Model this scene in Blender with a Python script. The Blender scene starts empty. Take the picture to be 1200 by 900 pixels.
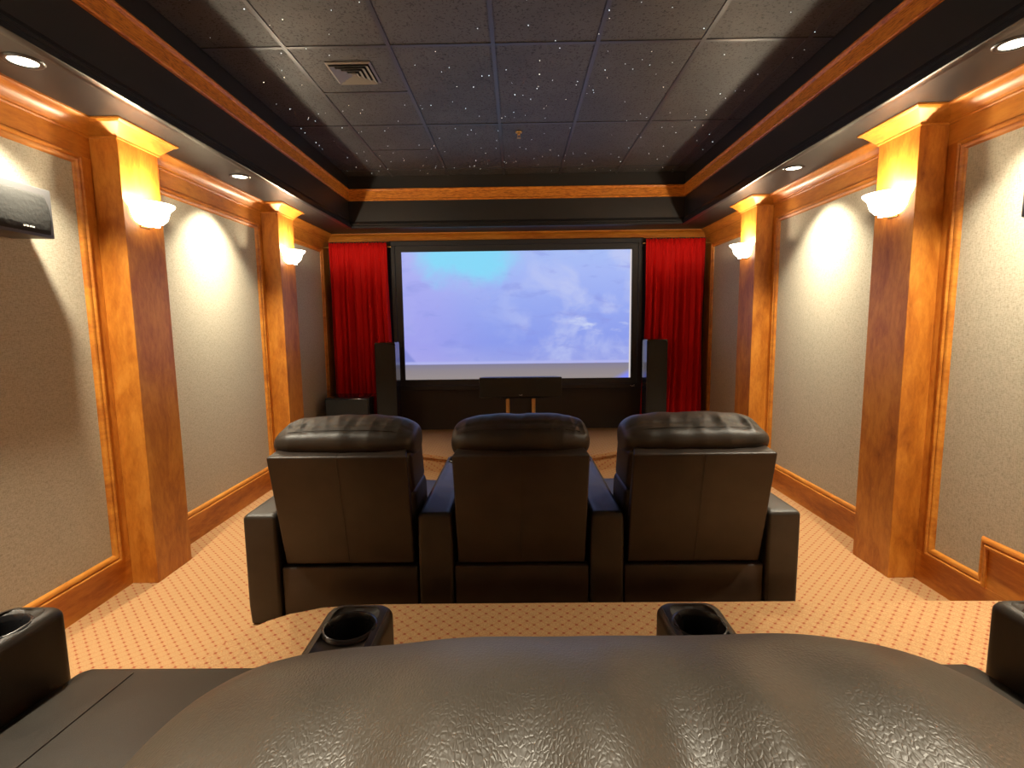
import bpy, bmesh, math, random
from mathutils import Vector, Matrix
random.seed(7)
C = bpy.context.scene.collection
PI = math.pi
sc = bpy.context.scene

# ------------------------------------------------------------------ dimensions (metres)
WL, WR = -2.2365, 2.2465        # side walls
YB, YR = 6.349, -2.0            # screen wall, rear wall
CZ, SZ, CAPZ = 3.08, 2.537, 2.455   # tray ceiling, soffit underside, bottom of crown
YT = -0.22                       # rear edge of the ceiling tray
IL, IR, YI = -1.835, 1.853, 5.911   # tray faces
RZ, STZ = 0.19, 0.175           # seating riser, stage
TILE = 0.6096
TX, TY = -0.1207, 3.2444

# ------------------------------------------------------------------ camera
cam = bpy.data.cameras.new('camera'); cam.sensor_width = 36; cam.lens = 36*611.9/1200; cam.clip_start = 0.02
co = bpy.data.objects.new('camera', cam); C.objects.link(co)
pit, rol, yaw, CH = 0.1144, -0.0123, -0.0104, 1.4627
fw = Vector((math.sin(yaw)*math.cos(pit), math.cos(yaw)*math.cos(pit), -math.sin(pit)))
rt0 = Vector((math.cos(yaw), -math.sin(yaw), 0)); up0 = rt0.cross(fw)
rt = rt0*math.cos(rol) + up0*math.sin(rol); up = up0*math.cos(rol) - rt0*math.sin(rol)
m = Matrix((rt, up, -fw)).transposed().to_4x4(); m.translation = Vector((0, 0, CH))
co.matrix_world = m
sc.camera = co

# ------------------------------------------------------------------ world, exposure, light levels
w = bpy.data.worlds.new('world'); sc.world = w; w.use_nodes = True
w.node_tree.nodes['Background'].inputs[0].default_value = (1.0, 0.86, 0.7, 1)
w.node_tree.nodes['Background'].inputs[1].default_value = 0.02
sc.view_settings.view_transform = 'Standard'; sc.view_settings.look = 'None'
sc.view_settings.gamma = 1; sc.view_settings.use_curve_mapping = False
sc.view_settings.exposure = 0.0
DOWN_W, SCONCE_W, BOWL_E, SCREEN_E = 325, 25, 7.0, 0.93
DOWN_C, SCONCE_C = (1.0, 0.90, 0.70), (1.0, 0.84, 0.60)

# ------------------------------------------------------------------ materials
MATS = {}
def newmat(name):
    mt = bpy.data.materials.new(name); mt.use_nodes = True
    nt = mt.node_tree; b = nt.nodes['Principled BSDF']
    MATS[name] = mt
    return mt, nt, b
def N(nt, typ, **kw):
    n = nt.nodes.new(typ)
    for k, v in kw.items():
        if k == 'inp':
            for a, x in v.items(): n.inputs[a].default_value = x
        else: setattr(n, k, v)
    return n
def L(nt, a, b): nt.links.new(a, b)
def ramp(nt, stops, fac):
    r = nt.nodes.new('ShaderNodeValToRGB'); e = r.color_ramp.elements
    while len(e) < len(stops): e.new(0.5)
    for i, (p, c) in enumerate(stops): e[i].position = p; e[i].color = (*c, 1)
    L(nt, fac, r.inputs[0]); return r
def math2(nt, op, a, b=None, c=None):
    n = nt.nodes.new('ShaderNodeMath'); n.operation = op
    for i, x in enumerate((a, b, c)):
        if x is None: continue
        if isinstance(x, (int, float)): n.inputs[i].default_value = x
        else: L(nt, x, n.inputs[i])
    return n.outputs[0]
def plain(name, col, rough=0.5, metal=0, spec=0.5, noise=0):
    mt, nt, b = newmat(name)
    b.inputs['Base Color'].default_value = (*col, 1); b.inputs['Roughness'].default_value = rough
    b.inputs['Metallic'].default_value = metal; b.inputs['Specular IOR Level'].default_value = spec
    if noise:
        tc = N(nt, 'ShaderNodeTexCoord'); n = N(nt, 'ShaderNodeTexNoise', inp={'Scale': 60, 'Detail': 4})
        L(nt, tc.outputs['Object'], n.inputs['Vector'])
        bp = N(nt, 'ShaderNodeBump', inp={'Strength': noise, 'Distance': 0.003}); L(nt, n.outputs[0], bp.inputs['Height'])
        L(nt, bp.outputs[0], b.inputs['Normal'])
    return mt
def wood(name, stops, scale, rough=0.42, fine=0.5, bumpy=0.05, coat=0.08):
    mt, nt, b = newmat(name)
    g = N(nt, 'ShaderNodeNewGeometry'); mp = N(nt, 'ShaderNodeMapping'); mp.inputs['Scale'].default_value = scale
    L(nt, g.outputs['Position'], mp.inputs['Vector'])
    n1 = N(nt, 'ShaderNodeTexNoise', inp={'Scale': 2.2, 'Detail': 6, 'Roughness': 0.6, 'Distortion': 0.9}); L(nt, mp.outputs[0], n1.inputs['Vector'])
    n2 = N(nt, 'ShaderNodeTexNoise', inp={'Scale': 16, 'Detail': 5, 'Roughness': 0.65, 'Distortion': 0.4}); L(nt, mp.outputs[0], n2.inputs['Vector'])
    f = math2(nt, 'ADD', math2(nt, 'MULTIPLY', n1.outputs[0], 1-fine), math2(nt, 'MULTIPLY', n2.outputs[0], fine))
    r = ramp(nt, stops, f); L(nt, r.outputs[0], b.inputs['Base Color'])
    b.inputs['Roughness'].default_value = rough; b.inputs['Coat Weight'].default_value = coat; b.inputs['Coat Roughness'].default_value = 0.25
    bp = N(nt, 'ShaderNodeBump', inp={'Strength': bumpy, 'Distance': 0.002}); L(nt, n2.outputs[0], bp.inputs['Height']); L(nt, bp.outputs[0], b.inputs['Normal'])
    return mt
CHERRY = [(0.28, (0.25, 0.06, 0.006)), (0.44, (0.47, 0.15, 0.016)), (0.56, (0.61, 0.23, 0.028)), (0.70, (0.71, 0.31, 0.05))]
wood('wood_vertical', CHERRY, (2.6, 2.6, 0.9), fine=0.35)
wood('wood_along', CHERRY, (2.6, 0.7, 3.0), fine=0.35)
wood('wood_across', CHERRY, (0.7, 2.6, 3.0), fine=0.35)
OAK = [(0.38, (0.34, 0.085, 0.008)), (0.5, (0.68, 0.22, 0.022)), (0.62, (0.82, 0.32, 0.04))]
wood('oak_along', OAK, (6, 1.2, 9), fine=0.75, bumpy=0.15)
wood('oak_across', OAK, (1.2, 6, 9), fine=0.75, bumpy=0.15)

def carpet():
    mt, nt, b = newmat('carpet')
    g = N(nt, 'ShaderNodeNewGeometry'); s = N(nt, 'ShaderNodeSeparateXYZ'); L(nt, g.outputs['Position'], s.inputs[0])
    S = 0.060
    yy = math2(nt, 'ADD', s.outputs[1], s.outputs[2])
    a = math2(nt, 'MULTIPLY', math2(nt, 'ADD', s.outputs[0], yy), 1/S)
    c = math2(nt, 'MULTIPLY', math2(nt, 'SUBTRACT', s.outputs[0], yy), 1/S)
    def tri(v): return math2(nt, 'PINGPONG', v, 0.5)
    ta, tc_ = tri(a), tri(c)
    lines = math2(nt, 'MINIMUM', ta, tc_)
    line = N(nt, 'ShaderNodeMapRange', inp={'From Min': 0.04, 'From Max': 0.12, 'To Min': 1, 'To Max': 0}); L(nt, lines, line.inputs[0])
    dots = math2(nt, 'ADD', ta, tc_)
    dot = N(nt, 'ShaderNodeMapRange', inp={'From Min': 0.13, 'From Max': 0.24, 'To Min': 1, 'To Max': 0}); L(nt, dots, dot.inputs[0])
    nz = N(nt, 'ShaderNodeTexNoise', inp={'Scale': 260, 'Detail': 2}); L(nt, g.outputs['Position'], nz.inputs['Vector'])
    base = ramp(nt, [(0.3, (0.34, 0.185, 0.08)), (0.7, (0.52, 0.31, 0.145))], nz.outputs[0])
    m1 = N(nt, 'ShaderNodeMix', data_type='RGBA'); m1.inputs['B'].default_value = (0.40, 0.155, 0.06, 1)
    L(nt, math2(nt, 'MULTIPLY', line.outputs[0], 0.34), m1.inputs['Factor']); L(nt, base.outputs[0], m1.inputs['A'])
    m2 = N(nt, 'ShaderNodeMix', data_type='RGBA'); m2.inputs['B'].default_value = (0.25, 0.03, 0.018, 1)
    L(nt, math2(nt, 'MULTIPLY', dot.outputs[0], 0.75), m2.inputs['Factor']); L(nt, m1.outputs['Result'], m2.inputs['A'])
    L(nt, m2.outputs['Result'], b.inputs['Base Color']); b.inputs['Roughness'].default_value = 0.95; b.inputs['Specular IOR Level'].default_value = 0.1
    bp = N(nt, 'ShaderNodeBump', inp={'Strength': 0.5, 'Distance': 0.004}); L(nt, nz.outputs[0], bp.inputs['Height']); L(nt, bp.outputs[0], b.inputs['Normal'])
carpet()

def fabric():
    mt, nt, b = newmat('linen')
    g = N(nt, 'ShaderNodeNewGeometry')
    def weave(scale):
        mp = N(nt, 'ShaderNodeMapping'); mp.inputs['Scale'].default_value = scale; L(nt, g.outputs['Position'], mp.inputs['Vector'])
        n = N(nt, 'ShaderNodeTexNoise', inp={'Scale': 1, 'Detail': 3, 'Roughness': 0.6}); L(nt, mp.outputs[0], n.inputs['Vector']); return n.outputs[0]
    f = math2(nt, 'ADD', math2(nt, 'MULTIPLY', weave((60, 60, 340)), 0.5), math2(nt, 'MULTIPLY', weave((340, 340, 60)), 0.5))
    r = ramp(nt, [(0.35, (0.325, 0.285, 0.21)), (0.5, (0.49, 0.445, 0.34)), (0.65, (0.585, 0.535, 0.42))], f)
    L(nt, r.outputs[0], b.inputs['Base Color']); b.inputs['Roughness'].default_value = 0.9; b.inputs['Specular IOR Level'].default_value = 0.15
    bp = N(nt, 'ShaderNodeBump', inp={'Strength': 0.35, 'Distance': 0.002}); L(nt, f, bp.inputs['Height']); L(nt, bp.outputs[0], b.inputs['Normal'])
fabric()

def leather(name, col, rough, grain, dist):
    mt, nt, b = newmat(name)
    g = N(nt, 'ShaderNodeNewGeometry')
    mp = N(nt, 'ShaderNodeMapping'); mp.inputs['Scale'].default_value = (1.25, 0.7, 0.85); L(nt, g.outputs['Position'], mp.inputs['Vector'])
    nz = N(nt, 'ShaderNodeTexNoise', inp={'Scale': 90, 'Detail': 2}); L(nt, mp.outputs[0], nz.inputs['Vector'])
    ad = N(nt, 'ShaderNodeVectorMath', operation='MULTIPLY_ADD'); ad.inputs[1].default_value = (0.006, 0.006, 0.006)
    L(nt, nz.outputs['Color'], ad.inputs[0]); L(nt, mp.outputs[0], ad.inputs[2])
    v = N(nt, 'ShaderNodeTexVoronoi', feature='DISTANCE_TO_EDGE', inp={'Scale': 340}); L(nt, ad.outputs[0], v.inputs['Vector'])
    mr = N(nt, 'ShaderNodeMapRange', interpolation_type='SMOOTHSTEP', inp={'From Min': 0.0, 'From Max': 0.3}); L(nt, v.outputs['Distance'], mr.inputs[0])
    n2 = N(nt, 'ShaderNodeTexNoise', inp={'Scale': 9, 'Detail': 4}); L(nt, g.outputs['Position'], n2.inputs['Vector'])
    r = ramp(nt, [(0.3, tuple(x*0.8 for x in col)), (0.7, tuple(x*1.25 for x in col))], n2.outputs[0])
    L(nt, r.outputs[0], b.inputs['Base Color'])
    rr = N(nt, 'ShaderNodeMapRange', inp={'To Min': rough-0.06, 'To Max': rough+0.08}); L(nt, n2.outputs[0], rr.inputs[0]); L(nt, rr.outputs[0], b.inputs['Roughness'])
    bp = N(nt, 'ShaderNodeBump', inp={'Strength': grain, 'Distance': dist}); L(nt, mr.outputs[0], bp.inputs['Height']); L(nt, bp.outputs[0], b.inputs['Normal'])
leather('leather', (0.032, 0.025, 0.018), 0.40, 0.27, 0.0006)
leather('leather_smooth', (0.032, 0.022, 0.016), 0.40, 0.2, 0.0006)

plain('black_paint', (0.018, 0.0165, 0.016), 0.42, noise=0.04)
plain('black_satin', (0.014, 0.0135, 0.015), 0.3)
plain('black_gloss', (0.012, 0.012, 0.013), 0.16)
plain('black_matte', (0.045, 0.038, 0.031), 0.8)
plain('grille_cloth', (0.020, 0.019, 0.016), 0.9, noise=0.5)
plain('speaker_grey', (0.075, 0.072, 0.072), 0.5)
plain('frame_velvet', (0.019, 0.020, 0.025), 0.6)
plain('thread', (0.09, 0.07, 0.055), 0.7)
plain('brass', (0.55, 0.33, 0.10), 0.35, metal=0.9)
plain('gold_post', (0.62, 0.40, 0.15), 0.4, metal=0.6)
plain('chrome', (0.7, 0.7, 0.7), 0.2, metal=1)
plain('white_mark', (0.75, 0.72, 0.65), 0.5)
plain('cup_plastic', (0.02, 0.02, 0.022), 0.25)
plain('vent_metal', (0.20, 0.185, 0.17), 0.45)
plain('rear_paint', (0.30, 0.22, 0.15), 0.7, noise=0.05)
plain('dark_hole', (0.004, 0.004, 0.004), 0.9)

def velvet():
    mt, nt, b = newmat('red_velvet')
    b.inputs['Base Color'].default_value = (0.62, 0.005, 0.004, 1); b.inputs['Roughness'].default_value = 0.75
    b.inputs['Sheen Weight'].default_value = 0.1; b.inputs['Sheen Tint'].default_value = (1, 0.15, 0.1, 1); b.inputs['Specular IOR Level'].default_value = 0.2
velvet()

def tilemat():
    mt, nt, b = newmat('ceiling_tile')
    g = N(nt, 'ShaderNodeNewGeometry')
    n = N(nt, 'ShaderNodeTexNoise', inp={'Scale': 75, 'Detail': 3, 'Roughness': 0.55}); L(nt, g.outputs['Position'], n.inputs['Vector'])
    mr = N(nt, 'ShaderNodeMapRange', inp={'From Min': 0.36, 'From Max': 0.46}); L(nt, n.outputs[0], mr.inputs[0])
    n2 = N(nt, 'ShaderNodeTexNoise', inp={'Scale': 2.5, 'Detail': 5}); L(nt, g.outputs['Position'], n2.inputs['Vector'])
    r = ramp(nt, [(0.35, (0.050, 0.051, 0.054)), (0.7, (0.074, 0.075, 0.079))], n2.outputs[0])
    mx = N(nt, 'ShaderNodeMix', data_type='RGBA'); mx.inputs['A'].default_value = (0.012, 0.011, 0.011, 1)
    L(nt, mr.outputs[0], mx.inputs['Factor']); L(nt, r.outputs[0], mx.inputs['B'])
    L(nt, mx.outputs['Result'], b.inputs['Base Color']); b.inputs['Roughness'].default_value = 0.55
    bp = N(nt, 'ShaderNodeBump', inp={'Strength': 0.5, 'Distance': 0.0025}); L(nt, mr.outputs[0], bp.inputs['Height']); L(nt, bp.outputs[0], b.inputs['Normal'])
tilemat()
plain('grid_paint', (0.045, 0.045, 0.055), 0.4)

def emit(name, col, strength):
    mt, nt, b = newmat(name)
    b.inputs['Base Color'].default_value = (*col, 1); b.inputs['Emission Color'].default_value = (*col, 1); b.inputs['Emission Strength'].default_value = strength
    return mt
emit('bowl_glass', (1.0, 0.86, 0.66), BOWL_E)
emit('lamp_lens', (1.0, 0.93, 0.75), 5.0)
emit('star_light', (0.75, 0.9, 1.0), 3.0)
emit('star_light_warm', (1.0, 0.95, 0.8), 3.0)

def screenmat():
    mt, nt, b = newmat('screen_picture')
    tc = N(nt, 'ShaderNodeTexCoord'); s = N(nt, 'ShaderNodeSeparateXYZ'); L(nt, tc.outputs['UV'], s.inputs[0])
    u, v = s.outputs[0], s.outputs[1]
    def srgb(r, g, bl): return tuple(((x/255+0.055)/1.055)**2.4 for x in (r, g, bl))
    def noise(scale, sc, det=5, dist=0.0, rough=0.55):
        mp = N(nt, 'ShaderNodeMapping'); mp.inputs['Scale'].default_value = sc; L(nt, tc.outputs['UV'], mp.inputs['Vector'])
        n = N(nt, 'ShaderNodeTexNoise', inp={'Scale': scale, 'Detail': det, 'Distortion': dist, 'Roughness': rough}); L(nt, mp.outputs[0], n.inputs['Vector']); return n.outputs[0]
    sky = ramp(nt, [(0.14, srgb(158,168,238)), (0.3, srgb(142,160,242)), (0.55, srgb(152,172,247)), (0.85, srgb(168,188,252)), (1.0, srgb(170,194,252))], v)
    def mix(a, bcol, f):
        mx = N(nt, 'ShaderNodeMix', data_type='RGBA'); L(nt, a, mx.inputs['A'])
        if isinstance(bcol, tuple): mx.inputs['B'].default_value = (*bcol, 1)
        else: L(nt, bcol, mx.inputs['B'])
        L(nt, f, mx.inputs['Factor']); return mx.outputs['Result']
    def rng(x, a, c, lo=0, hi=1):
        mr = N(nt, 'ShaderNodeMapRange', interpolation_type='SMOOTHSTEP', inp={'From Min': a, 'From Max': c, 'To Min': lo, 'To Max': hi}); L(nt, x, mr.inputs[0]); return mr.outputs[0]
    col = sky.outputs[0]
    col = mix(col, srgb(186, 170, 246), math2(nt, 'MULTIPLY', rng(u, 0.45, 0.0), 0.45))
    nz = noise(3.0, (1.6, 1.0, 1), 6, 0.4)
    col = mix(col, srgb(196, 206, 250), math2(nt, 'MULTIPLY', rng(nz, 0.44, 0.66), rng(u, 0.3, 0.75, 0.15, 0.8)))
    nz3 = noise(5.0, (1.3, 2.2, 1), 6, 0.6)
    col = mix(col, srgb(140, 152, 234), math2(nt, 'MULTIPLY', rng(nz3, 0.52, 0.72), 0.55))
    # patch of clear cyan sky at upper left
    n4 = noise(4.0, (1.5, 1.0, 1), 5, 0.2)
    du = math2(nt, 'SUBTRACT', u, 0.27); dv = math2(nt, 'SUBTRACT', v, 1.0)
    d = math2(nt, 'ADD', math2(nt, 'POWER', math2(nt, 'MULTIPLY', du, 3.6), 2), math2(nt, 'POWER', math2(nt, 'MULTIPLY', dv, 2.9), 2))
    d = math2(nt, 'ADD', math2(nt, 'POWER', d, 0.5), math2(nt, 'MULTIPLY', math2(nt, 'SUBTRACT', n4, 0.5), 1.1))
    col = mix(col, srgb(136, 222, 255), rng(d, 1.0, 0.32))
    # bright small clouds lower right
    n5 = noise(7.0, (1.0, 1.7, 1), 5, 0.1)
    f5 = math2(nt, 'MULTIPLY', rng(n5, 0.52, 0.72), math2(nt, 'MULTIPLY', rng(u, 0.6, 0.8), math2(nt, 'MULTIPLY', rng(v, 0.22, 0.32), rng(v, 0.6, 0.45))))
    col = mix(col, srgb(208, 218, 252), f5)
    # distant headland and horizon
    hd = math2(nt, 'ADD', v, math2(nt, 'MULTIPLY', u, 2.2))
    col = mix(col, srgb(132, 142, 222), math2(nt, 'MULTIPLY', rng(hd, 0.27, 0.23), 0.8))
    hb = math2(nt, 'ABSOLUTE', math2(nt, 'SUBTRACT', v, 0.14))
    col = mix(col, srgb(182, 186, 242), rng(hb, 0.02, 0.0))
    sand = ramp(nt, [(0.0, srgb(156, 146, 144)), (0.08, srgb(146, 138, 146)), (0.14, srgb(128, 126, 158))], v)
    col = mix(col, sand.outputs[0], rng(v, 0.133, 0.125))
    cr = math2(nt, 'ADD', math2(nt, 'SUBTRACT', 1.0, u), v)
    col = mix(col, srgb(130, 140, 250), rng(cr, 0.10, 0.03))
    col = mix(col, srgb(222, 214, 214), rng(u, 0.993, 0.997))
    b.inputs['Base Color'].default_value = (0.02, 0.02, 0.02, 1); b.inputs['Roughness'].default_value = 0.8
    L(nt, col, b.inputs['Emission Color']); b.inputs['Emission Strength'].default_value = SCREEN_E
screenmat()

# ------------------------------------------------------------------ mesh helpers
def obj(name, bm, mat, parent=None, smooth=False, sharp=None):
    bmesh.ops.recalc_face_normals(bm, faces=bm.faces)
    me = bpy.data.meshes.new(name); bm.to_mesh(me); bm.free()
    o = bpy.data.objects.new(name, me); C.objects.link(o)
    for mm in (mat if isinstance(mat, (list, tuple)) else [mat]): me.materials.append(MATS[mm])
    if smooth:
        for p in me.polygons: p.use_smooth = True
        if sharp: me.set_sharp_from_angle(angle=math.radians(sharp))
    if parent: o.parent = parent
    return o
def tag(o, label=None, cat=None, group=None, kind=None):
    if label: o['label'] = label
    if cat: o['category'] = cat
    if group: o['group'] = group
    if kind: o['kind'] = kind
    return o
def thing(name, label, cat, loc=(0, 0, 0), group=None, rotz=0):
    o = bpy.data.objects.new(name, None); C.objects.link(o); o.location = loc; o.rotation_euler = (0, 0, rotz)
    o.empty_display_size = 0.1
    return tag(o, label, cat, group)
def hexa(bm, c, bev=0, seg=2):
    """eight corners: bottom ring (4) then top ring (4)"""
    vs = [bm.verts.new(p) for p in c]
    fs = [bm.faces.new([vs[i] for i in q]) for q in ((3, 2, 1, 0), (4, 5, 6, 7), (0, 1, 5, 4), (1, 2, 6, 5), (2, 3, 7, 6), (3, 0, 4, 7))]
    if bev:
        es = list({e for f in fs for e in f.edges})
        bmesh.ops.bevel(bm, geom=es, offset=bev, segments=seg, profile=0.5, affect='EDGES')
def box(bm, x0, x1, y0, y1, z0, z1, bev=0, seg=2):
    hexa(bm, [(x0, y0, z0), (x1, y0, z0), (x1, y1, z0), (x0, y1, z0), (x0, y0, z1), (x1, y0, z1), (x1, y1, z1), (x0, y1, z1)], bev, seg)
def bx(name, mat, parent, *a, bev=0, seg=2, smooth=None):
    bm = bmesh.new(); box(bm, *a, bev=bev, seg=seg); return obj(name, bm, mat, parent, smooth=bool(bev) if smooth is None else smooth, sharp=50)
def loft(bm, rings, closed=True, cap0=True, cap1=True):
    vr = [[bm.verts.new(p) for p in r] for r in rings]
    n = len(vr[0])
    for a, b in zip(vr, vr[1:]):
        for i in range(n if closed else n-1):
            j = (i+1) % n
            bm.faces.new((a[i], a[j], b[j], b[i]))
    if cap0: bm.faces.new(vr[0][::-1])
    if cap1: bm.faces.new(vr[-1])
    return vr
def lathe(bm, prof, cx, cy, n=32, cap0=False, cap1=False):
    loft(bm, [[(cx+r*math.cos(2*PI*i/n), cy+r*math.sin(2*PI*i/n), z) for i in range(n)] for r, z in prof], True, cap0, cap1)
def tube(bm, pts, r, n=8):
    pts = [Vector(p) for p in pts]; rings = []
    for i, p in enumerate(pts):
        t = (pts[min(i+1, len(pts)-1)]-pts[max(i-1, 0)]).normalized()
        a = t.cross(Vector((0, 0, 1)) if abs(t.z) < 0.9 else Vector((1, 0, 0))).normalized(); b = t.cross(a)
        rings.append([p+a*r*math.cos(2*PI*k/n)+b*r*math.sin(2*PI*k/n) for k in range(n)])
    loft(bm, rings)
def offset_poly(pts, d, closed):
    """offset a 2D polyline to its left by d, mitred"""
    n = len(pts); out = []
    for i in range(n):
        def dirv(a, b):
            v = Vector((b[0]-a[0], b[1]-a[1])); v.normalize(); return v
        d1 = dirv(pts[i-1], pts[i]) if (closed or i > 0) else None
        d2 = dirv(pts[i], pts[(i+1) % n]) if (closed or i < n-1) else None
        if d1 is None: d1 = d2
        if d2 is None: d2 = d1
        n1 = Vector((-d1.y, d1.x)); n2 = Vector((-d2.y, d2.x))
        b = n1+n2; b = b/(b.dot(n1)) if b.length > 1e-6 else n1
        out.append((pts[i][0]+b.x*d, pts[i][1]+b.y*d))
    return out
def sweep(bm, pts, prof, closed, place):
    """profile (offset, height) along a 2D path; place(u, v, h) -> 3D"""
    cols = []
    for d, h in prof:
        cols.append([bm.verts.new(place(u, v, h)) for u, v in offset_poly(pts, d, closed)])
    n = len(pts)
    for a, b in zip(cols, cols[1:]):
        for i in range(n if closed else n-1):
            j = (i+1) % n; bm.faces.new((a[i], a[j], b[j], b[i]))
    if not closed:
        for k in (0, n-1): bm.faces.new([c[k] for c in cols])
def catmull(pts, n, closed=True):
    out = []; m_ = len(pts)
    for k in range(n):
        t = k*m_/n; i = int(t); f = t-i
        p0, p1, p2, p3 = (pts[(i+j) % m_] for j in (-1, 0, 1, 2))
        out.append(tuple(0.5*((2*b)+(-a+c)*f+(2*a-5*b+4*c-d)*f*f+(-a+3*b-3*c+d)*f**3) for a, b, c, d in zip(p0, p1, p2, p3)))
    return out

# ------------------------------------------------------------------ floor, riser, stage
def poly_block(pts, z0, z1, bev=0.012):
    bm = bmesh.new()
    vs = [bm.verts.new((x, y, z1)) for x, y in pts]; lo = [bm.verts.new((x, y, z0)) for x, y in pts]
    top = bm.faces.new(vs); bm.faces.new(lo[::-1])
    n = len(pts)
    for i in range(n): bm.faces.new((lo[i], lo[(i+1) % n], vs[(i+1) % n], vs[i]))
    bmesh.ops.bevel(bm, geom=list(top.edges), offset=bev, segments=3, profile=0.5, affect='EDGES')
    return bm
bm = bmesh.new(); box(bm, WL-0.1, WR+0.1, YR-0.1, YB+0.1, -0.1, 0)
floor = tag(obj('floor', bm, 'carpet'), 'tan carpet floor woven with small red dots', kind='structure')
edge = [(WR+0.02, 2.266), (1.2, 2.266), (0.2, 2.266), (-0.58, 2.264), (-0.76, 2.258), (-0.90, 2.238), (-1.03, 2.196), (-1.10, 2.145), (-1.145, 2.095), (-1.185, 2.02), (-1.21, 1.95), (-1.232, 1.88), (-1.25, 1.80), (-1.285, 1.73), (-1.36, 1.68), (-1.5, 1.65), (WL-0.02, 1.64), (WL-0.02, YR-0.02), (WR+0.02, YR-0.02)]
obj('riser', poly_block(edge, 0, RZ), 'carpet', floor, True, 60)
st = []
for i in range(41):
    x = WL-0.02+(WR-WL+0.04)*i/40
    st.append((x, min(4.86+0.30*x*x, 5.28+0.25*math.tanh((abs(x)-1.1)*1.5))))
st = [(x, y) for x, y in st]+[(WR+0.02, YB+0.02), (WL-0.02, YB+0.02)]
bm = poly_block([(x, y+(0.03 if i < 41 else 0)) for i, (x, y) in enumerate(st)], 0, STZ-0.03, 0.002)
obj('stage', bm, 'carpet', floor, True, 60)
obj('stage_nosing', poly_block(st, STZ-0.032, STZ, 0.012), 'carpet', floor, True, 60)

# ------------------------------------------------------------------ walls
PIL = [(1.0, 1.312), (2.849, 3.161), (4.70, 5.012)]
PD = 0.1496
MZ0, MZ1, MW = 0.172, 2.352, 0.048
MOULD = [(0, -0.004), (0, 0.010), (0.005, 0.017), (0.013, 0.017), (0.019, 0.008), (0.024, 0.008), (0.028, 0.013), (0.036, 0.011), (0.044, 0.002), (0.048, -0.006), (0.048, -0.012)]
def wall(side):
    sx = -1 if side == 'left' else 1
    X = WL if side == 'left' else WR
    def xr(a, b): return (min(X+sx*a, X+sx*b), max(X+sx*a, X+sx*b))
    bm = bmesh.new(); box(bm, *xr(0.012, 0.12), YR-0.1, YB+0.1, -0.1, CZ+0.1)
    wl = tag(obj('wall_'+side, bm, 'wood_vertical'), side+' side wall of stained wood frames around beige linen panels', kind='structure')
    pans = [[(-0.60, 0.94)], [(1.375, 2.78)], [(3.225, 4.632)], [(5.075, 6.128)]]
    polys = []
    for i, [(a, b)] in enumerate(pans):
        lo = 0.365 if i == 0 else MZ0
        if side == 'right' and i == 1: polys.append([(a, 0.365), (2.408, 0.365), (2.408, MZ0), (b, MZ0), (b, MZ1), (a, MZ1)])
        elif side == 'left' and i == 1: polys.append([(a, 0.365), (1.75, 0.365), (1.75, MZ0), (b, MZ0), (b, MZ1), (a, MZ1)])
        else: polys.append([(a, lo), (b, lo), (b, MZ1), (a, MZ1)])
    ys = [YR]+[v for [(a, b)] in pans for v in (a, b)]+[YB]
    for i in range(0, len(ys), 2):
        bx('stile', 'wood_vertical', wl, *xr(-0.0, 0.02), ys[i], ys[i+1], MZ0, MZ1)
    bx('rail', 'wood_along', wl, *xr(0, 0.02), YR, YB, MZ1, SZ+0.02)
    bb = bmesh.new(); box(bb, *xr(-0.001, 0.02), YR, YB, 0, MZ0)
    tag(obj('baseboard_'+side, bb, 'wood_along'), 'stained wood baseboard along the %s wall' % side, kind='structure')
    stepy = 2.408 if side == 'right' else 1.75
    bx('rail', 'wood_along', wl, *xr(-0.0, 0.02), 1.375, stepy, MZ0, 0.365)
    bx('rail', 'wood_along', wl, *xr(-0.0, 0.02), -0.60, 0.94, MZ0, 0.365)
    for i, p in enumerate(polys):
        a, b = p[0][0], p[-2][0] if len(p) == 6 else p[1][0]
        b = max(u for u, v in p)
        bx('fabric_panel', 'linen', wl, *xr(0.008, 0.014), a+0.02, b-0.02, MZ0+0.01, MZ1-0.01)
        bm = bmesh.new(); sweep(bm, p, MOULD, True, lambda u, v, h: (X-sx*h, u, v))
        obj('panel_moulding', bm, 'wood_vertical' if False else 'wood_along', wl, True, 35)
    return wl
wl_ = wall('left'); wr_ = wall('right')
bm = bmesh.new(); box(bm, WL-0.1, WR+0.1, YB, YB+0.1, -0.1, CZ+0.1)
tag(obj('wall_front', bm, 'black_matte'), 'black front wall behind the screen and red curtains', kind='structure')
bm = bmesh.new(); box(bm, WL-0.1, WR+0.1, YR-0.1, YR, -0.1, CZ+0.1)
tag(obj('wall_back', bm, 'rear_paint'), 'plain tan rear wall behind the back row', kind='structure')

CROWN = [(0, CAPZ), (0.007, CAPZ), (0.010, CAPZ+0.006), (0.008, CAPZ+0.014), (0.018, CAPZ+0.020), (0.024, CAPZ+0.034), (0.036, CAPZ+0.050), (0.052, CAPZ+0.061), (0.064, CAPZ+0.064), (0.074, CAPZ+0.070), (0.080, CAPZ+0.074), (0.080, SZ+0.001), (0, SZ+0.001)]
def neg(pr): return [(-d, h) for d, h in pr]
def xy(u, v, h): return (u, v, h)
bm = bmesh.new(); sweep(bm, [(WL, YR), (WL, YB)], neg(CROWN), False, xy)
tag(obj('trim_1', bm, 'wood_along', None, True, 35), 'stained wood crown moulding along the left wall', kind='structure')
bm = bmesh.new(); sweep(bm, [(WR, YR), (WR, YB)], CROWN, False, xy)
tag(obj('trim_2', bm, 'wood_along', None, True, 35), 'stained wood crown moulding along the right wall', kind='structure')
bm = bmesh.new(); sweep(bm, [(WL, YB), (WR, YB)], neg(CROWN), False, xy)
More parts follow.
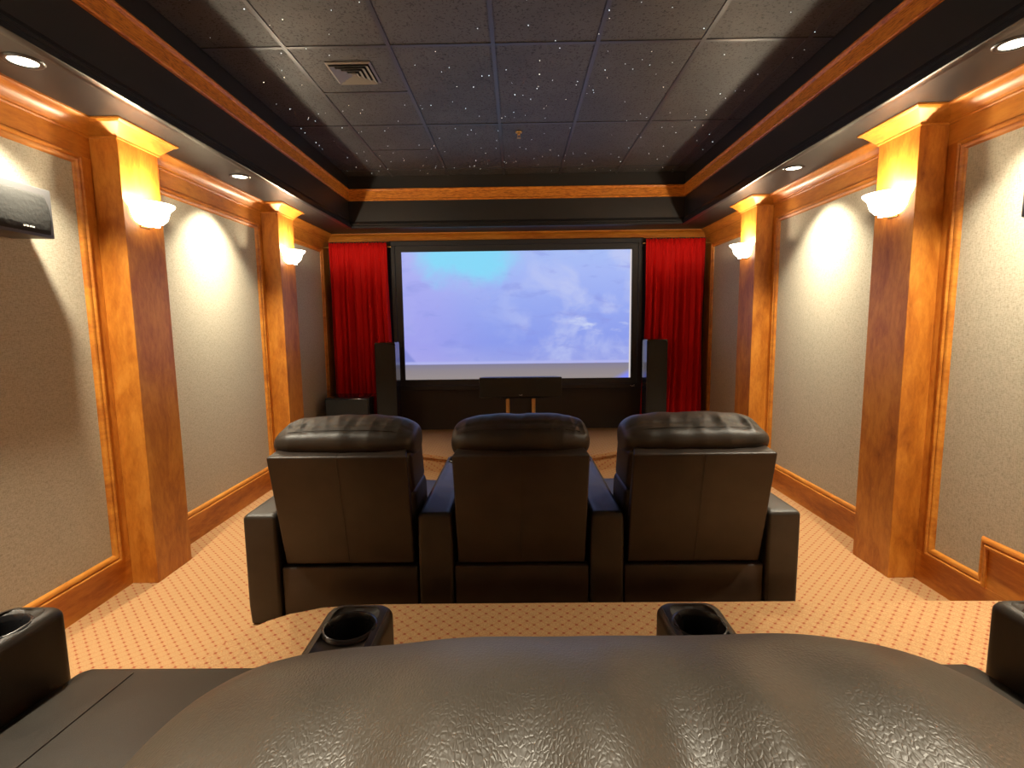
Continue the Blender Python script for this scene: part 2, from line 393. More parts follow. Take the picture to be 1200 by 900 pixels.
tag(obj('trim_3', bm, 'wood_across', None, True, 35), 'stained wood crown moulding above the screen and curtains', kind='structure')

# pilasters
names = ['behind the lit near sconce', 'beside the near sconce', 'near the screen']
for side, X, sx in (('left', WL, 1), ('right', WR, -1)):
    for k, (a, b) in enumerate(PIL):
        lab = {0: 'stained wood pilaster on the %s wall beside the back row of seats', 1: 'nearer tall stained wood pilaster on the %s wall in front of the riser', 2: 'farther stained wood pilaster on the %s wall close to the stage'}[k] % side
        t = thing('pilaster', lab, 'pillar', (X, (a+b)/2, 0 if k else RZ))
        z0 = 0 if k != 0 else RZ
        hw = (b-a)/2
        zz = t.location.z
        if k == 2: pass
        bm = bmesh.new(); x0, x1 = sorted((0, sx*PD)); box(bm, x0, x1, -hw, hw, 0, CAPZ+0.02-zz, 0.002, 1)
        obj('shaft', bm, 'wood_vertical', t)
        bm = bmesh.new()
        path = [(0, -hw), (sx*PD, -hw), (sx*PD, hw), (0, hw)]
        pr = [(d, h-zz) for d, h in CROWN[:-1]]
        sweep(bm, path, neg(pr) if sx > 0 else pr, False, xy)
        # flat top under the soffit
        bmesh.ops.holes_fill(bm, edges=[e for e in bm.edges if e.is_boundary])
        obj('capital', bm, 'wood_along', t, True, 35)

# ------------------------------------------------------------------ ceiling: tiles, grid, soffits, stars
bm = bmesh.new(); box(bm, WL-0.1, WR+0.1, YR-0.1, YB+0.1, CZ+0.04, CZ+0.14)
ceil = tag(obj('ceiling', bm, 'black_matte'), 'black star ceiling of grid tiles inside a tray', kind='structure')
cols = [IL]+[TX+k*TILE for k in range(-2, 4)]+[IR]
rows = [YT]+[TY+k*2*TILE for k in range(-4, 3) if TY+k*2*TILE > YT+0.05]+[YI]
B = 0.012
tmesh = {}
def tile(x0, x1, y0, y1):
    dx, dy = round(x1-x0, 3), round(y1-y0, 3)
    if (dx, dy) not in tmesh:
        bm = bmesh.new(); box(bm, -dx/2+0.004, dx/2-0.004, -dy/2+0.004, dy/2-0.004, 0, 0.02)
        o = obj('ceiling_tile', bm, 'ceiling_tile', ceil); tmesh[(dx, dy)] = o.data
    else:
        o = bpy.data.objects.new('ceiling_tile', tmesh[(dx, dy)]); C.objects.link(o); o.parent = ceil
    o.location = ((x0+x1)/2, (y0+y1)/2, CZ+0.005)
for i in range(len(cols)-1):
    for j in range(len(rows)-1):
        x0, x1, y0, y1 = cols[i], cols[i+1], rows[j], rows[j+1]
        if i == 1 and y1-y0 > 1:
            ym = y0+TILE; tile(x0, x1, y0, ym); tile(x0, x1, ym, y1)
            bx('grid_bar', 'grid_paint', ceil, x0+B, x1-B, ym-B, ym+B, CZ, CZ+0.03)
        else: tile(x0, x1, y0, y1)
for x in cols[1:-1]: bx('grid_bar', 'grid_paint', ceil, x-B, x+B, YT, YI, CZ, CZ+0.03)
for y in rows[1:-1]:
    for i in range(len(cols)-1): bx('grid_bar', 'grid_paint', ceil, cols[i]+B, cols[i+1]-B, y-B, y+B, CZ, CZ+0.03)
bx('soffit', 'black_paint', ceil, WL-0.05, IL, YR, YB+0.05, SZ, CZ+0.06)
bx('soffit', 'black_paint', ceil, IR, WR+0.05, YR, YB+0.05, SZ, CZ+0.06)
bx('soffit', 'black_paint', ceil, IL, IR, YI, YB+0.05, SZ, CZ+0.06)
bx('soffit', 'black_paint', ceil, IL, IR, YR, YT, SZ, CZ+0.06)
ring = [(IL, YT), (IL, YI), (IR, YI), (IR, YT)]
LIP = [(0, SZ+0.066), (0.006, SZ+0.066), (0.010, SZ+0.058), (0.012, SZ+0.046), (0.020, SZ+0.040), (0.020, SZ+0.022), (0.028, SZ+0.016), (0.028, SZ-0.008), (0.022, SZ-0.012), (-0.004, SZ-0.012), (-0.010, SZ-0.005), (-0.03, SZ-0.004), (-0.034, SZ+0.001)]
bm = bmesh.new(); sweep(bm, ring, neg(LIP), False, xy); obj('soffit_bead', bm, 'black_satin', ceil, True, 35)
BAND = [(0, 2.822), (0.016, 2.822), (0.022, 2.828), (0.022, 2.838), (0.012, 2.846), (0.012, 2.920), (0.020, 2.928), (0.024, 2.938), (0.020, 2.948), (0, 2.950)]
for n_, pth, mt_, lb in ((4, [(IL, YR), (IL, YI)], 'oak_along', 'left'), (5, [(IL, YI), (IR, YI)], 'oak_across', 'front'), (6, [(IR, YI), (IR, YR)], 'oak_along', 'right')):
    bm = bmesh.new(); a = ring
    cols_ = []
    k0 = {4: 0, 5: 1, 6: 2}[n_]
    vs = [[bm.verts.new((*q, h)) for q in offset_poly(ring, -d, False)[k0:k0+2]] for d, h in BAND]
    for p, q in zip(vs, vs[1:]): bm.faces.new((p[0], p[1], q[1], q[0]))
    tag(obj('trim_%d' % n_, bm, mt_, None, True, 35), 'grainy wood band around the ceiling tray on its %s side' % lb, kind='structure')
# fibre-optic stars
rs = random.Random(11)
bms = [bmesh.new(), bmesh.new()]
for i in range(330):
    x = rs.uniform(IL+0.03, IR-0.03); y = YI-0.05-(rs.random()**1.25)*4.6
    r = rs.choice((0.0015, 0.002, 0.0024, 0.0028, 0.0034))
    b_ = bms[0] if rs.random() < 0.75 else bms[1]
    n = 6; z = CZ+0.0035
    if any(abs(x-c) < B+0.004 for c in cols[1:-1]) or any(abs(y-c) < B+0.004 for c in rows[1:-1]): z = CZ-0.0015
    if -1.2 < x < -0.85 and 3.38 < y < 3.75: continue
    lo = [b_.verts.new((x+r*math.cos(2*PI*k/n), y+r*math.sin(2*PI*k/n), z+0.001)) for k in range(n)]
    tp = b_.verts.new((x, y, z-r*0.8))
    for k in range(n): b_.faces.new((lo[k], lo[(k+1) % n], tp))
    b_.faces.new(lo)
tag(obj('fibre_stars', bms[0], 'star_light', ceil), kind='stuff'); tag(obj('fibre_stars', bms[1], 'star_light_warm', ceil), kind='stuff')

# ------------------------------------------------------------------ ceiling vent, sprinkler
t = thing('ceiling_vent', 'square louvred air vent set in a ceiling tile at upper left', 'vent', (-1.03, 3.56, CZ))
def sqring(bm, r0, z0, r1, z1, th=0.002):
    a = [(-r0, -r0, z0), (r0, -r0, z0), (r0, r0, z0), (-r0, r0, z0)]; b = [(-r1, -r1, z1), (r1, -r1, z1), (r1, r1, z1), (-r1, r1, z1)]
    va = [bm.verts.new(p) for p in a]; vb = [bm.verts.new(p) for p in b]
    vc = [bm.verts.new((p[0], p[1], p[2]-th)) for p in a]; vd = [bm.verts.new((p[0], p[1], p[2]-th)) for p in b]
    for i in range(4):
        j = (i+1) % 4
        bm.faces.new((va[i], va[j], vb[j], vb[i])); bm.faces.new((vc[i], vd[i], vd[j], vc[j])); bm.faces.new((va[i], vc[i], vc[j], va[j])); bm.faces.new((vb[i], vb[j], vd[j], vd[i]))
bm = bmesh.new(); sqring(bm, 0.142, 0.001, 0.128, -0.004); obj('frame', bm, 'vent_metal', t)
bx('duct_back', 'dark_hole', t, -0.127, 0.127, -0.127, 0.127, 0.0005, 0.0035)
for k in range(4):
    r = 0.122-k*0.030; bm = bmesh.new(); sqring(bm, r, -0.016, r-0.024, -0.002); obj('vane', bm, 'vent_metal', t)
bx('core_plate', 'vent_metal', t, -0.012, 0.012, -0.012, 0.012, -0.012, 0.001)
t = thing('sprinkler_head', 'small pendant fire sprinkler head on the dark ceiling tiles', 'sprinkler', (0.036, 4.651, CZ))
bm = bmesh.new(); lathe(bm, [(0.002, 0.0), (0.03, 0.0), (0.028, -0.006), (0.012, -0.012), (0.010, -0.022), (0.002, -0.022)], 0, 0, 20); obj('escutcheon', bm, 'brass', t, True, 40)
bm = bmesh.new(); tube(bm, [(-0.009, 0, -0.02), (-0.011, 0, -0.035), (0, 0, -0.045)], 0.002, 6); tube(bm, [(0.009, 0, -0.02), (0.011, 0, -0.035), (0, 0, -0.045)], 0.002, 6); obj('yoke', bm, 'brass', t, True)
bm = bmesh.new(); lathe(bm, [(0.001, -0.044), (0.017, -0.046), (0.017, -0.048), (0.001, -0.048)], 0, 0, 16, True, True); obj('deflector', bm, 'brass', t)

# ------------------------------------------------------------------ recessed downlights
def downlight(x, y, label, cone=106, power=1.0, z=SZ):
    t = thing('recessed_downlight', label, 'ceiling light', (x, y, z), 'recessed downlights in the soffit' if z == SZ else 'added downlights in the tray ceiling')
    bm = bmesh.new(); lathe(bm, [(0.050, 0.0), (0.050, -0.004), (0.053, -0.006), (0.068, -0.005), (0.072, 0.0)], 0, 0, 40); obj('trim_ring', bm, 'black_satin', t, True, 50)
    bm = bmesh.new(); lathe(bm, [(0.0005, -0.0045), (0.03, -0.004), (0.050, -0.001)], 0, 0, 32, True); obj('lens', bm, 'lamp_lens', t, True)
    l = bpy.data.lights.new('downlight_lamp', 'SPOT'); l.energy = DOWN_W*power; l.color = DOWN_C; l.spot_size = math.radians(cone); l.spot_blend = 0.4; l.shadow_soft_size = 0.03
    # reflector lamp: beam strongest straight down, falling off with angle
    l.use_nodes = True; nt = l.node_tree; em = nt.nodes['Emission']
    tc = N(nt, 'ShaderNodeTexCoord'); sp = N(nt, 'ShaderNodeSeparateXYZ'); L(nt, tc.outputs['Normal'], sp.inputs[0])
    L(nt, math2(nt, 'POWER', math2(nt, 'ABSOLUTE', sp.outputs[2]), 4.2), em.inputs['Strength'])
    lo = bpy.data.objects.new('downlight_lamp', l); C.objects.link(lo); lo.parent = t; lo.location = (0, 0, -0.02)
for y, w_ in ((2.215, 'above the %s surround speaker'), (3.87, 'midway between the two %s pilasters')):
    for s_, x in (('left', -1.972), ('right', 1.975)):
        downlight(x, y, 'lit round recessed downlight in the %s soffit, ' % s_ + (w_ % ((s_,)*w_.count('%s'))))
for y in (0.56, -1.1):  # out-of-view side soffit lamps, added to light the near part of the room
    for s_, x in (('left', -1.972), ('right', 1.975)):
        downlight(x, y, 'lit recessed downlight in the %s soffit %s' % (s_, 'above the back row' if y > 0 else 'near the rear wall'), 84)
for x, s_ in ((-0.42, 'left'), (0.38, 'right')): downlight(x, 0.34, 'added unseen downlight in the tray ceiling above the back row, on the %s' % s_, 36, 0.62, CZ+0.005)  # unseen tray lamps added to put highlights on the foreground headrest
for x, s_ in ((-0.55, 'left'), (0.55, 'right')): downlight(x, -0.42, 'added unseen downlight in the rear soffit behind the back row, on the %s' % s_, 72, 1.6)  # lamps added behind the camera to brighten the foreground leather

# ------------------------------------------------------------------ sconces
def sconce(side, k):
    X, sx = (WL+PD, 1) if side == 'left' else (WR-PD, -1)
    y = sum(PIL[k])/2
    lab = {0: 'added unseen glass bowl sconce on the %s pilaster beside the back row', 1: 'lit glass bowl sconce on the nearer %s pilaster', 2: 'lit glass bowl sconce on the farther %s pilaster toward the stage'}[k] % side
    t = thing('wall_sconce', lab, 'wall lamp', (X, y, 2.075), 'wall sconces')
    n = 28; prof = [(0.10, -0.042), (0.35, -0.038), (0.60, -0.024), (0.74, -0.002), (0.80, 0.024), (0.84, 0.044), (1.0, 0.068), (1.02, 0.076)]
    A, D = 0.140, 0.150
    bm = bmesh.new()
    def rr(s, z, ins=0): return [(sx*(0.004+max(D*s-ins, 0.002)*math.sin(PI*i/n)), (A*s-ins)*math.cos(PI*i/n), z) for i in range(n+1)]
    rings = [rr(s, z) for s, z in prof]+[rr(s, z, 0.006) for s, z in prof[::-1]]
    vr = loft(bm, rings, False, False, False)
    bm.faces.new(vr[0])
    obj('glass_bowl', bm, 'bowl_glass', t, True, 50)
    bx('wall_plate', 'brass', t, *sorted((0, sx*0.006)), -0.04, 0.04, -0.05, 0.05)
    bm = bmesh.new(); lathe(bm, [(0.001, -0.05), (0.014, -0.05), (0.014, 0.0), (0.02, 0.02), (0.026, 0.045), (0.02, 0.068), (0.001, 0.078)], sx*0.070, 0, 16); 
    obj('bulb', bm, 'lamp_lens', t, True)
    l = bpy.data.lights.new('sconce_lamp', 'POINT'); l.energy = SCONCE_W; l.color = SCONCE_C; l.shadow_soft_size = 0.02
    lo = bpy.data.objects.new('sconce_lamp', l); C.objects.link(lo); lo.parent = t; lo.location = (sx*0.088, 0, 0.082)
for k in (1, 2, 0):  # the back-row pair is out of view, added as light for the near end
    for s_ in ('left', 'right'): sconce(s_, k)

# ------------------------------------------------------------------ screen
t = thing('projection_screen', 'wide black framed projection screen showing a cloudy blue sky over sand', 'screen', (0.005, 0, 0))
SY = 6.285
X0, X1, Z0, Z1 = -1.352, 1.352, 0.79, 2.312
bm = bmesh.new()
outer = [(X0-0.136, Z0-0.115), (X1+0.136, Z0-0.115), (X1+0.136, Z1+0.136), (X0-0.136, Z1+0.136)]
sweep(bm, outer, [(0, -0.05), (0.002, 0.030), (0.012, 0.040), (0.058, 0.044), (0.064, 0.030), (0.128, 0.022), (0.131, -0.004)], True, lambda u, v, h: (u, SY-h, v))
obj('frame', bm, 'frame_velvet', t, True, 30)
bm = bmesh.new()
vs = [bm.verts.new(p) for p in ((X0-0.02, SY, Z0-0.0), (X1+0.02, SY, Z0-0.0), (X1+0.02, SY, Z1+0.02), (X0-0.02, SY, Z1+0.02))]
f = bm.faces.new(vs)
vb = [bm.verts.new((v.co.x, SY+0.01, v.co.z)) for v in vs]
bm.faces.new(vb[::-1])
for i in range(4): bm.faces.new((vs[i], vb[i], vb[(i+1) % 4], vs[(i+1) % 4]))
uv = bm.loops.layers.uv.new('UVMap')
for fc in bm.faces:
    for lp in fc.loops: lp[uv].uv = ((lp.vert.co.x-X0)/(X1-X0), (lp.vert.co.z-Z0)/(Z1-Z0))
obj('picture', bm, 'screen_picture', t)
def mark(parent, x, y, z, s, mat='white_mark'):
    bm = bmesh.new()
    for pts, th in (([(-1.0, 0.25), (-0.5, -0.1), (-0.15, -0.35), (0.25, 0.1), (1.0, 0.45)], 0.16), ([(0.2, -0.35), (0.8, -0.25), (1.0, 0.1)], 0.12)):
        tube(bm, [(x+a*s, y, z+b*s) for a, b in pts], th*s*0.6, 5)
    return obj('emblem', bm, mat, parent)
mark(t, 1.375, SY-0.048, 0.712, 0.026)

# ------------------------------------------------------------------ curtains and rods
def curtain(x0, x1, label, seed, inner):
    r = random.Random(seed); n = 220; rows_ = 26
    ph = [r.uniform(0, 6.28) for _ in range(6)]
    bm = bmesh.new(); grid = []
    for j in range(rows_+1):
        f = j/rows_; z = 2.415-(2.415-STZ-0.012)*f
        ring_ = []
        for i in range(n+1):
            u = i/n; amp = 0.005+0.034*min(1, max(0, f-0.03)*3.5)
            uu = u+0.012*math.sin(2*PI*u*2+ph[3]+f*1.5)
            ph_ = 2*PI*8.5*uu+0.9*math.sin(2*PI*u*3+ph[0])+0.5*math.sin(f*3+ph[1])
            y = 6.172+amp*math.sin(ph_)+0.35*amp*math.sin(2.3*ph_+ph[2]+f)+(0.006*math.sin(2*PI*38*u+ph[4])*(1-min(1, f*5)))
            x = x0+(x1-x0)*u+0.010*math.cos(ph_)
            flare = 0.05*f*f
            x += inner*flare*(u if inner > 0 else (1-u))
            zz = z+(0.006*math.sin(2*PI*30*u+ph[5]) if j == 0 else 0)
            ring_.append(bm.verts.new((x, y, zz)))
        grid.append(ring_)
    for j in range(rows_):
        for i in range(n): bm.faces.new((grid[j][i], grid[j][i+1], grid[j+1][i+1], grid[j+1][i]))
    o = obj('curtain', bm, 'red_velvet', None, True)
    md = o.modifiers.new('thickness', 'SOLIDIFY'); md.thickness = 0.004
    tag(o, label, 'curtain', 'red velvet curtains')
    return o
curtain(-2.175, -1.485, 'pleated red velvet curtain hanging left of the screen', 3, 1)
curtain(1.495, 2.185, 'pleated red velvet curtain hanging right of the screen', 5, -1)
for a, b, lab in ((WL+0.004, -1.455, 'thin brass curtain rod at the top of the left curtain'), (1.47, WR-0.004, 'thin brass curtain rod at the top of the right curtain')):
    bm = bmesh.new(); tube(bm, [(a, 6.197, 2.372), (b, 6.197, 2.372)], 0.008, 10)
    tag(obj('curtain_rod', bm, 'brass', None, True, 50), lab, 'curtain rod')

# ------------------------------------------------------------------ loudspeakers
def tower(x, label, side):
    t = thing('tower_speaker', label, 'speaker', (x, 5.755, STZ))
    bm = bmesh.new(); W, D, H = 0.115, 0.33, 1.10
    rings = []
    for z, s in ((0.03, 1), (H-0.03, 1), (H-0.012, 0.985), (H, 0.94)):
        rings.append([(-W*s, 0.03, z), (W*s, 0.03, z), (W*s, D*0.7, z), (W*0.8*s, D, z), (-W*0.8*s, D, z), (-W*s, D*0.7, z)])
    loft(bm, rings); obj('cabinet', bm, 'black_gloss', t)
    bm = bmesh.new(); rings = []
    for z, dz in ((0.035, 0), (H-0.035, 1)):
        rings.append([(W*0.985*math.cos(PI*i/12), 0.028-0.022*math.sin(PI*i/12), z+dz*0.030*math.sin(PI*i/12)) for i in range(13)])
    loft(bm, rings); obj('grille', bm, 'grille_cloth', t, True, 40)
    bx('plinth', 'black_satin', t, -W-0.015, W+0.015, 0.0, D, 0.0, 0.03, bev=0.004)
    mark(t, 0, 0.004, 0.10, 0.014)
tower(-1.465, 'tall black floor speaker standing left of the screen', -1)
tower(1.548, 'tall black floor speaker standing right of the screen', 1)
t = thing('center_speaker', 'wide black centre speaker on two gold posts below the screen', 'speaker', (0.033, 5.45, 0.69))
bm = bmesh.new()
hexa(bm, [(-0.437, 0.02, 0), (0.437, 0.02, 0), (0.40, 0.26, 0.0), (-0.40, 0.26, 0.0), (-0.437, 0.02, 0.215), (0.437, 0.02, 0.215), (0.40, 0.26, 0.20), (-0.40, 0.26, 0.20)], 0.008, 2); obj('cabinet', bm, 'black_satin', t, True, 40)
bm = bmesh.new()
rings = [[(0.43*math.cos(PI*i/14), 0.018-0.018*math.sin(PI*i/14), z) for i in range(15)] for z in (0.008, 0.207)]
loft(bm, rings); obj('grille', bm, 'grille_cloth', t, True, 40)
mark(t, 0.0, -0.002, 0.028, 0.017)
t = thing('speaker_stand', 'low stand of two gold posts carrying the centre speaker', 'stand', (0.033, 5.56, STZ))
bx('base_plate', 'black_satin', t, -0.24, 0.24, -0.13, 0.13, 0, 0.02, bev=0.004)
for px_ in (-0.138, 0.138):
    bm = bmesh.new(); lathe(bm, [(0.001, 0.02), (0.021, 0.02), (0.021, 0.505), (0.001, 0.505)], px_, 0, 20); obj('post', bm, 'gold_post', t, True, 40)
bx('top_plate', 'black_satin', t, -0.22, 0.22, -0.10, 0.10, 0.5025, 0.514)
t = thing('subwoofer', 'squat black subwoofer box on the stage in front of the left curtain', 'speaker', (-1.88, 5.65, STZ))
bx('cabinet', 'black_gloss', t, -0.245, 0.245, 0.02, 0.44, 0.03, 0.497, bev=0.012)
bx('grille', 'grille_cloth', t, -0.23, 0.23, 0.004, 0.022, 0.05, 0.482, bev=0.006)
for ax in (-0.2, 0.2):
    for ay in (0.06, 0.38):
        bm = bmesh.new(); lathe(bm, [(0.001, 0), (0.02, 0), (0.024, 0.031), (0.001, 0.031)], ax, ay, 14); obj('foot', bm, 'black_matte', t, True, 40)

def surround(side):
    X, sx = (WL, 1) if side == 'left' else (WR, -1)
    y0, y1, z0, z1 = (1.98, 2.40, 1.868, 2.079) if side == 'left' else (1.83, 2.245, 1.875, 2.085)
    t = thing('surround_speaker', 'grey wall speaker with dark grille on the %s linen panel' % side, 'speaker', (X-sx*0.008, (y0+y1)/2, z0))
    h = (y1-y0)/2; H = z1-z0; D = 0.164
    bm = bmesh.new()
    ring0 = [(sx*0.0, -h), (sx*D, -h), (sx*D, h), (sx*0.0, h)]
    bm2 = bm
    hexa(bm, [(0, -h*0.86, 0), (sx*D, -h, 0), (sx*D, h, 0), (0, h*0.86, 0), (0, -h*0.86, H), (sx*D, -h, H), (sx*D, h, H), (0, h*0.86, H)], 0.004, 2)
    obj('cabinet', bm, 'speaker_grey', t, True, 40)
    bm = bmesh.new(); n = 14; pts = []
    # rounded grille face: straight top and bottom, bowed ends
    zt, zb = H-0.030, 0.014
    for i in range(n+1):
        a = i/n; pts.append((h-0.030+0.012*math.sin(PI*(a*0.9+0.05))-0.02*a**4, zb+(zt-zb)*a))
    pts += [(-p[0], p[1]) for p in pts[::-1]]
    loft(bm, [[(sx*(D-0.004), a, b) for a, b in pts], [(sx*(D+0.008), a, b) for a, b in pts], [(sx*(D+0.014), a*0.95, H/2+(b-H/2)*0.9) for a, b in pts]])
    obj('grille', bm, 'grille_cloth', t, True, 40)
    bm = bmesh.new()
    for q in (-0.020, -0.006, 0.008, 0.022): box(bm, *sorted((sx*(D+0.012), sx*(D+0.0165))), 0.07+q-0.004, 0.07+q+0.004, 0.030, 0.036)
    obj('emblem', bm, 'white_mark', t)
surround('left'); surround('right')

# ------------------------------------------------------------------ recliners
def wrinkle(x, y, z, r):
    return r
HEADC = (0.13, 0.90)
def headrest(bm, hw, seed, top, dx=0.0):
    r = random.Random(seed)
    prof = [(-0.020, 0.855), (-0.050, 0.888), (-0.057, 0.935), (-0.036, 0.982), (0.020, 1.018), (0.08, 1.041), (0.14, 1.050), (0.20, 1.042), (0.255, 1.014), (0.292, 0.97), (0.305, 0.92), (0.305, 0.87), (0.28, 0.83), (0.18, 0.80), (0.05, 0.82)]
    nP, nX = 96, 180
    pr = catmull(prof, nP)
    ks = [(r.uniform(30, 120), r.uniform(0, 6.28), r.uniform(-2.2, 2.2)) for _ in range(6)]
    rings = []
    for i in range(nX+1):
        t = math.cos(PI*i/nX); x = -hw*t
        a = min(abs(t), 0.9999)
        pw = 4.3 if seed == 6 else 3.4
        s = (1-a**pw)**(1/pw); s = max(s, 0.03)
        rg = []
        for k, (y, z) in enumerate(pr):
            sy = s**0.55
            yy = HEADC[0]+(y-HEADC[0])*sy; zz = HEADC[1]+(z-HEADC[1])*(s if z > HEADC[1] else sy)
            nv = Vector((y-HEADC[0], z-HEADC[1])); nv.normalize()
            # gathers: strongest near the ends and on the rear seam
            g = 0
            for f_, p_, q_ in ks: g += (1-2*abs(math.sin(0.5*(f_*x+p_+q_*10*(y+0.6*z)+0.8*math.sin(9*x+p_)))))*(0.55+0.45*math.sin(7*x+2*p_))
            seam = math.exp(-((y+0.0)/0.045)**2) if z > 0.93 else 0
            endw = 0.25+1.2*a**4
            d = (0.0024 if seed != 6 else 0.0009)*g*(0.55+0.9*a**3)*(0.15+1.1*math.exp(-((y-0.045)/0.075)**2)*(1 if z > 0.99 else 0.35))
            if seed == 6: d += 0.0125*math.sin(60*x+0.9+1.2*math.sin(6*x)+3*y)*(0.5+0.5*math.sin(9*x+1))*max(0, min(1, (0.21-y)/0.20))
            d += (0.0015 if seed == 6 else 0.0022)*math.sin(15*x+seed)*math.sin(5*x+1.7*seed+2*y) + (0.001 if seed == 6 else 0.0026)*math.sin(41*x+2.1*seed+5*y)*math.sin(9*x+seed)
            if abs(k-27) < 1.2 or abs(k-27) < 0.1: d -= 0.004*(1-a**6)
            yy += nv.x*d; zz += nv.y*d+ (top-1.05)*max(0, (z-0.85)/0.2)*s
            rg.append((x+dx, yy, zz+dx*0.30*x/hw))
        rings.append(rg)
    loft(bm, rings)
def arm_mesh(bm, hw, length, H, cy, rc):
    """arm box with rounded edges and a real cup well at (0, cy)"""
    per = []
    def arc(cx, cyy, a0, a1, n): 
        for i in range(n): per.append((cx+rc*math.cos(a0+(a1-a0)*i/n), cyy+rc*math.sin(a0+(a1-a0)*i/n)))
    def line(p, q, n):
        for i in range(n): per.append((p[0]+(q[0]-p[0])*i/n, p[1]+(q[1]-p[1])*i/n))
    arc(hw-rc, length-rc, 0, PI/2, 7); line((hw-rc, length), (-hw+rc, length), 10); arc(-hw+rc, length-rc, PI/2, PI, 7)
    line((-hw, length-rc), (-hw, cy-0.12), 16); line((-hw, cy-0.12), (-hw, rc*0.5), 10)
    rc2 = rc*0.5
    for i in range(5): a = PI+PI/2*i/5; per.append((-hw+rc2+rc2*math.cos(a), rc2+rc2*math.sin(a)))
    line((-hw+rc2, 0), (hw-rc2, 0), 4)
    for i in range(5): a = 1.5*PI+PI/2*i/5; per.append((hw-rc2+rc2*math.cos(a), rc2+rc2*math.sin(a)))
    line((hw, rc2), (hw, cy-0.12), 10); line((hw, cy-0.12), (hw, length-rc), 16)
    ang = [math.atan2(y-cy, x) for x, y in per]
    def circ(r, z): return [(r*math.cos(a), cy+r*math.sin(a), z) for a in ang]
    def blend(f, r, z): 
        out = []
        for (x, y), a in zip(per, ang):
            cx_, cy_ = r*math.cos(a), cy+r*math.sin(a); out.append((cx_+(x-cx_)*f, cy_+(y-cy_)*f, z))
        return out
    def inset(d, z):
        return [(x*(1-d/hw), length/2+(y-length/2)*(1-d/(length/2)), z) for x, y in per]
    R = 0.060
    rings = [circ(0.004, H-0.09), circ(R-0.004, H-0.09), circ(R-0.002, H-0.02), circ(R, H-0.012), circ(R+0.004, H-0.010)]
    e = 0.026
    rings += [inset(e+0.004, H-0.001) if False else blend(0.45, R, H-0.004), inset(e, H)]
    for q in range(1, 6):
        a = PI/2*q/5; rings.append(inset(e*(1-math.sin(a)), H-e*(1-math.cos(a))))
    rings += [inset(0.0, 0.10), inset(0.004, 0.012)]
    loft(bm, rings)
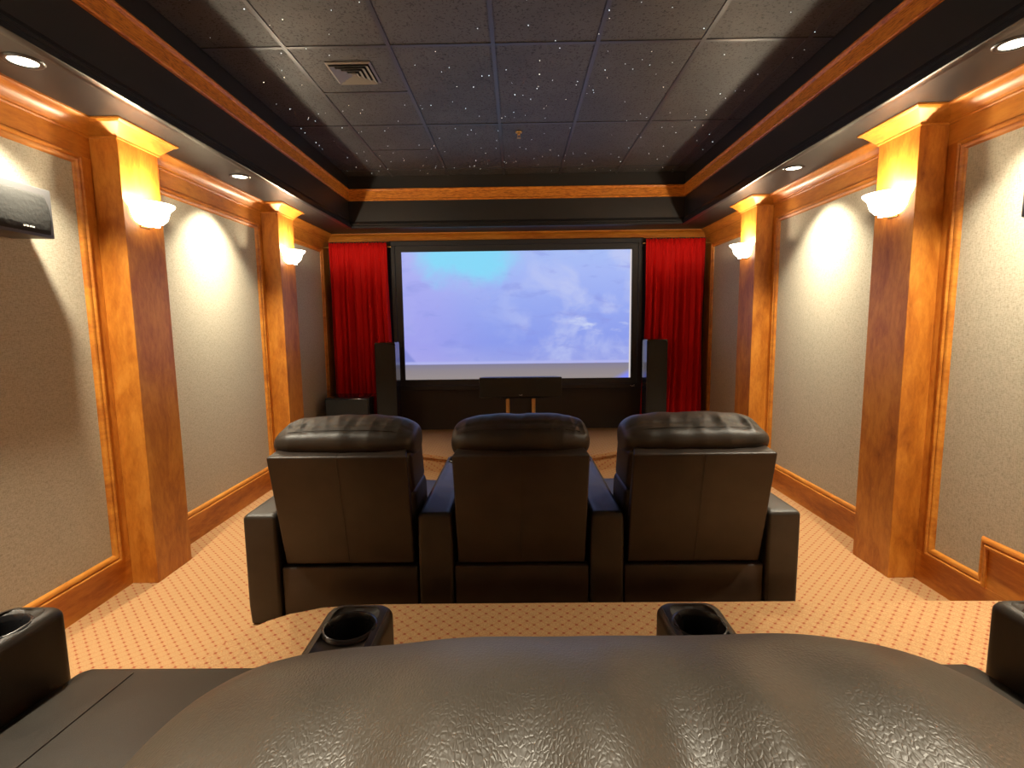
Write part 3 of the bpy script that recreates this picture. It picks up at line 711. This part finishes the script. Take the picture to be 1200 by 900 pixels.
def recliner(row, k, xc, sw, y, z, arms, label, seed, top=1.05, tilt=0.0):  # one recliner of a row
    t = thing('recliner', label, 'armchair', (xc, y, z), row)
    hw = sw/2
    # lower rear panel
    bx('base_panel', 'leather_smooth', t, -hw+0.004, hw-0.004, 0.015, 0.075, 0.012, 0.292, bev=0.010, seg=3)
    # leaning rear panel
    bm = bmesh.new(); b0, b1 = hw-0.022, hw-0.016
    hexa(bm, [(-b0, 0.028, 0.302), (b0, 0.028, 0.302), (b0, 0.11, 0.302), (-b0, 0.11, 0.302), (-b1, -0.100, 0.872), (b1, -0.100, 0.872), (b1-0.02, 0.0, 0.892), (-b1+0.02, 0.0, 0.892)], 0.010, 3)
    pnl = obj('back_panel', bm, 'leather_smooth', t, True, 60)
    bm = bmesh.new(); tube(bm, [(0.0, -0.055, 0.8835), (0.0, -0.092, 0.876), (0.0, -0.1010, 0.862), (0.0, -0.093, 0.815), (0.0, -0.050, 0.620), (0, 0.0205, 0.305)], 0.0010, 6); obj('seam', bm, 'leather_smooth', pnl, True)
    # upholstered back body
    bm = bmesh.new(); w1 = hw-0.008
    hexa(bm, [(-w1, 0.10, 0.34), (w1, 0.10, 0.34), (w1, 0.42, 0.40), (-w1, 0.42, 0.40), (-w1, 0.03, 0.67), (w1, 0.03, 0.67), (w1, 0.37, 0.67), (-w1, 0.37, 0.67)], 0.04, 4)
    hexa(bm, [(-w1+0.004, 0.030, 0.645), (w1-0.004, 0.030, 0.645), (w1-0.004, 0.36, 0.645), (-w1+0.004, 0.36, 0.645), (-w1+0.004, -0.035, 0.875), (w1-0.004, -0.035, 0.875), (w1-0.006, 0.30, 0.875), (-w1+0.006, 0.30, 0.875)], 0.04, 4)
    obj('backrest', bm, 'leather', t, True, 60)
    bm = bmesh.new(); headrest(bm, hw-(0.027 if seed == 6 else 0), seed, top, 0.028 if seed == 6 else 0)
    hd = obj('headrest', bm, 'leather', t, True)
    # seam across the back of the headrest
    pts = []
    for i in range(41):
        u = -0.84+1.68*i/40; a = abs(u); s = (1-a**3)**(1/3)
        yy, zz = -0.018, 1.000
        pts.append((hw*u, HEADC[0]+(yy-HEADC[0])*s**0.55, HEADC[1]+(zz-HEADC[1])*s+(top-1.05)*0.7*s))
    bm = bmesh.new(); tube(bm, pts, 0.0018, 6); obj('seam', bm, 'leather_smooth', hd, True)
    # seat, footrest, carcass
    bx('carcass', 'black_matte', t, -hw+0.01, hw-0.01, 0.08, 1.06, 0.012, 0.28)
    bm = bmesh.new()
    hexa(bm, [(-hw+0.006, 0.30, 0.27), (hw-0.006, 0.30, 0.27), (hw-0.006, 1.10, 0.27), (-hw+0.006, 1.10, 0.27), (-hw+0.006, 0.30, 0.455), (hw-0.006, 0.30, 0.455), (hw-0.006, 1.14, 0.395), (-hw+0.006, 1.14, 0.395)], 0.045, 5)
    seat = obj('seat', bm, 'leather', t, True, 60)
    for u in {4: (-0.16,), 5: (0.16,)}.get(seed, (-0.16, 0.16)):
        bm = bmesh.new(); tube(bm, [(u, 0.40, 0.4485), (u, 0.75, 0.4235), (u, 1.08, 0.3995), (u, 1.115, 0.389), (u, 1.130, 0.372)], 0.0022, 6); obj('seam', bm, 'leather_smooth', seat, True)
    bx('footrest', 'leather', t, -hw+0.01, hw-0.01, 1.065, 1.125, 0.03, 0.265, bev=0.02, seg=3)
    for xa, aw in arms:
        bm = bmesh.new(); arm_mesh(bm, aw/2, 1.13, 0.565, 1.02, 0.035)
        for v in bm.verts: v.co.x += xa-xc
        a = obj('arm', bm, 'leather', t, True, 45)
        bm = bmesh.new(); lathe(bm, [(0.0535, 0.545), (0.056, 0.5615), (0.0585, 0.5655), (0.064, 0.5645), (0.067, 0.5575)], xa-xc, 1.02, 40); obj('cup_ring', bm, 'cup_plastic', a, True, 60)
        bm = bmesh.new(); lathe(bm, [(0.0540, 0.553), (0.0525, 0.485), (0.001, 0.483)], xa-xc, 1.02, 32); obj('cup_liner', bm, 'cup_plastic', a, True, 60)
        if abs(xa) < 0.8:
            # topstitched welt on the inner edge of the console
            s_ = 1 if xa < 0 else -1; e_ = xa-xc+s_*(aw/2-0.010)
            bm = bmesh.new(); tube(bm, [(e_, 0.05, 0.5645), (e_, 0.6, 0.5650), (e_, 1.09, 0.5640)], 0.0014, 5); obj('seam', bm, 'thread', a, True)
LA, LC, RC, RA = (-1.252, 0.160), (-0.405, 0.166), (0.425, 0.160), (1.268, 0.156)
FY, BY = 2.41, 0.145
for row, y, z, tp, lb in (('front row of theatre recliners', FY, 0.0, 1.02, 'front row dark leather recliner %s'), ('back row of theatre recliners', BY, RZ, 1.055, 'back row dark leather recliner %s')):
    fr = y == FY
    recliner(row, 0, -0.829, 0.676, y, z, [LA], lb % ('at the left end, nearest the left wall' if fr else 'at the left edge, showing only seat and arm'), 1 if fr else 4, tp)
    recliner(row, 1, 0.0115, 0.664, y, z, [LC, RC], lb % ('in the middle, straight before the screen' if fr else 'filling the foreground, its headrest largest in view'), 2 if fr else 6, tp)
    recliner(row, 2, 0.8475, 0.682, y, z, [RA], lb % ('at the right end, nearest the right wall' if fr else 'at the right edge, showing only seat and arm'), 3 if fr else 5, tp)
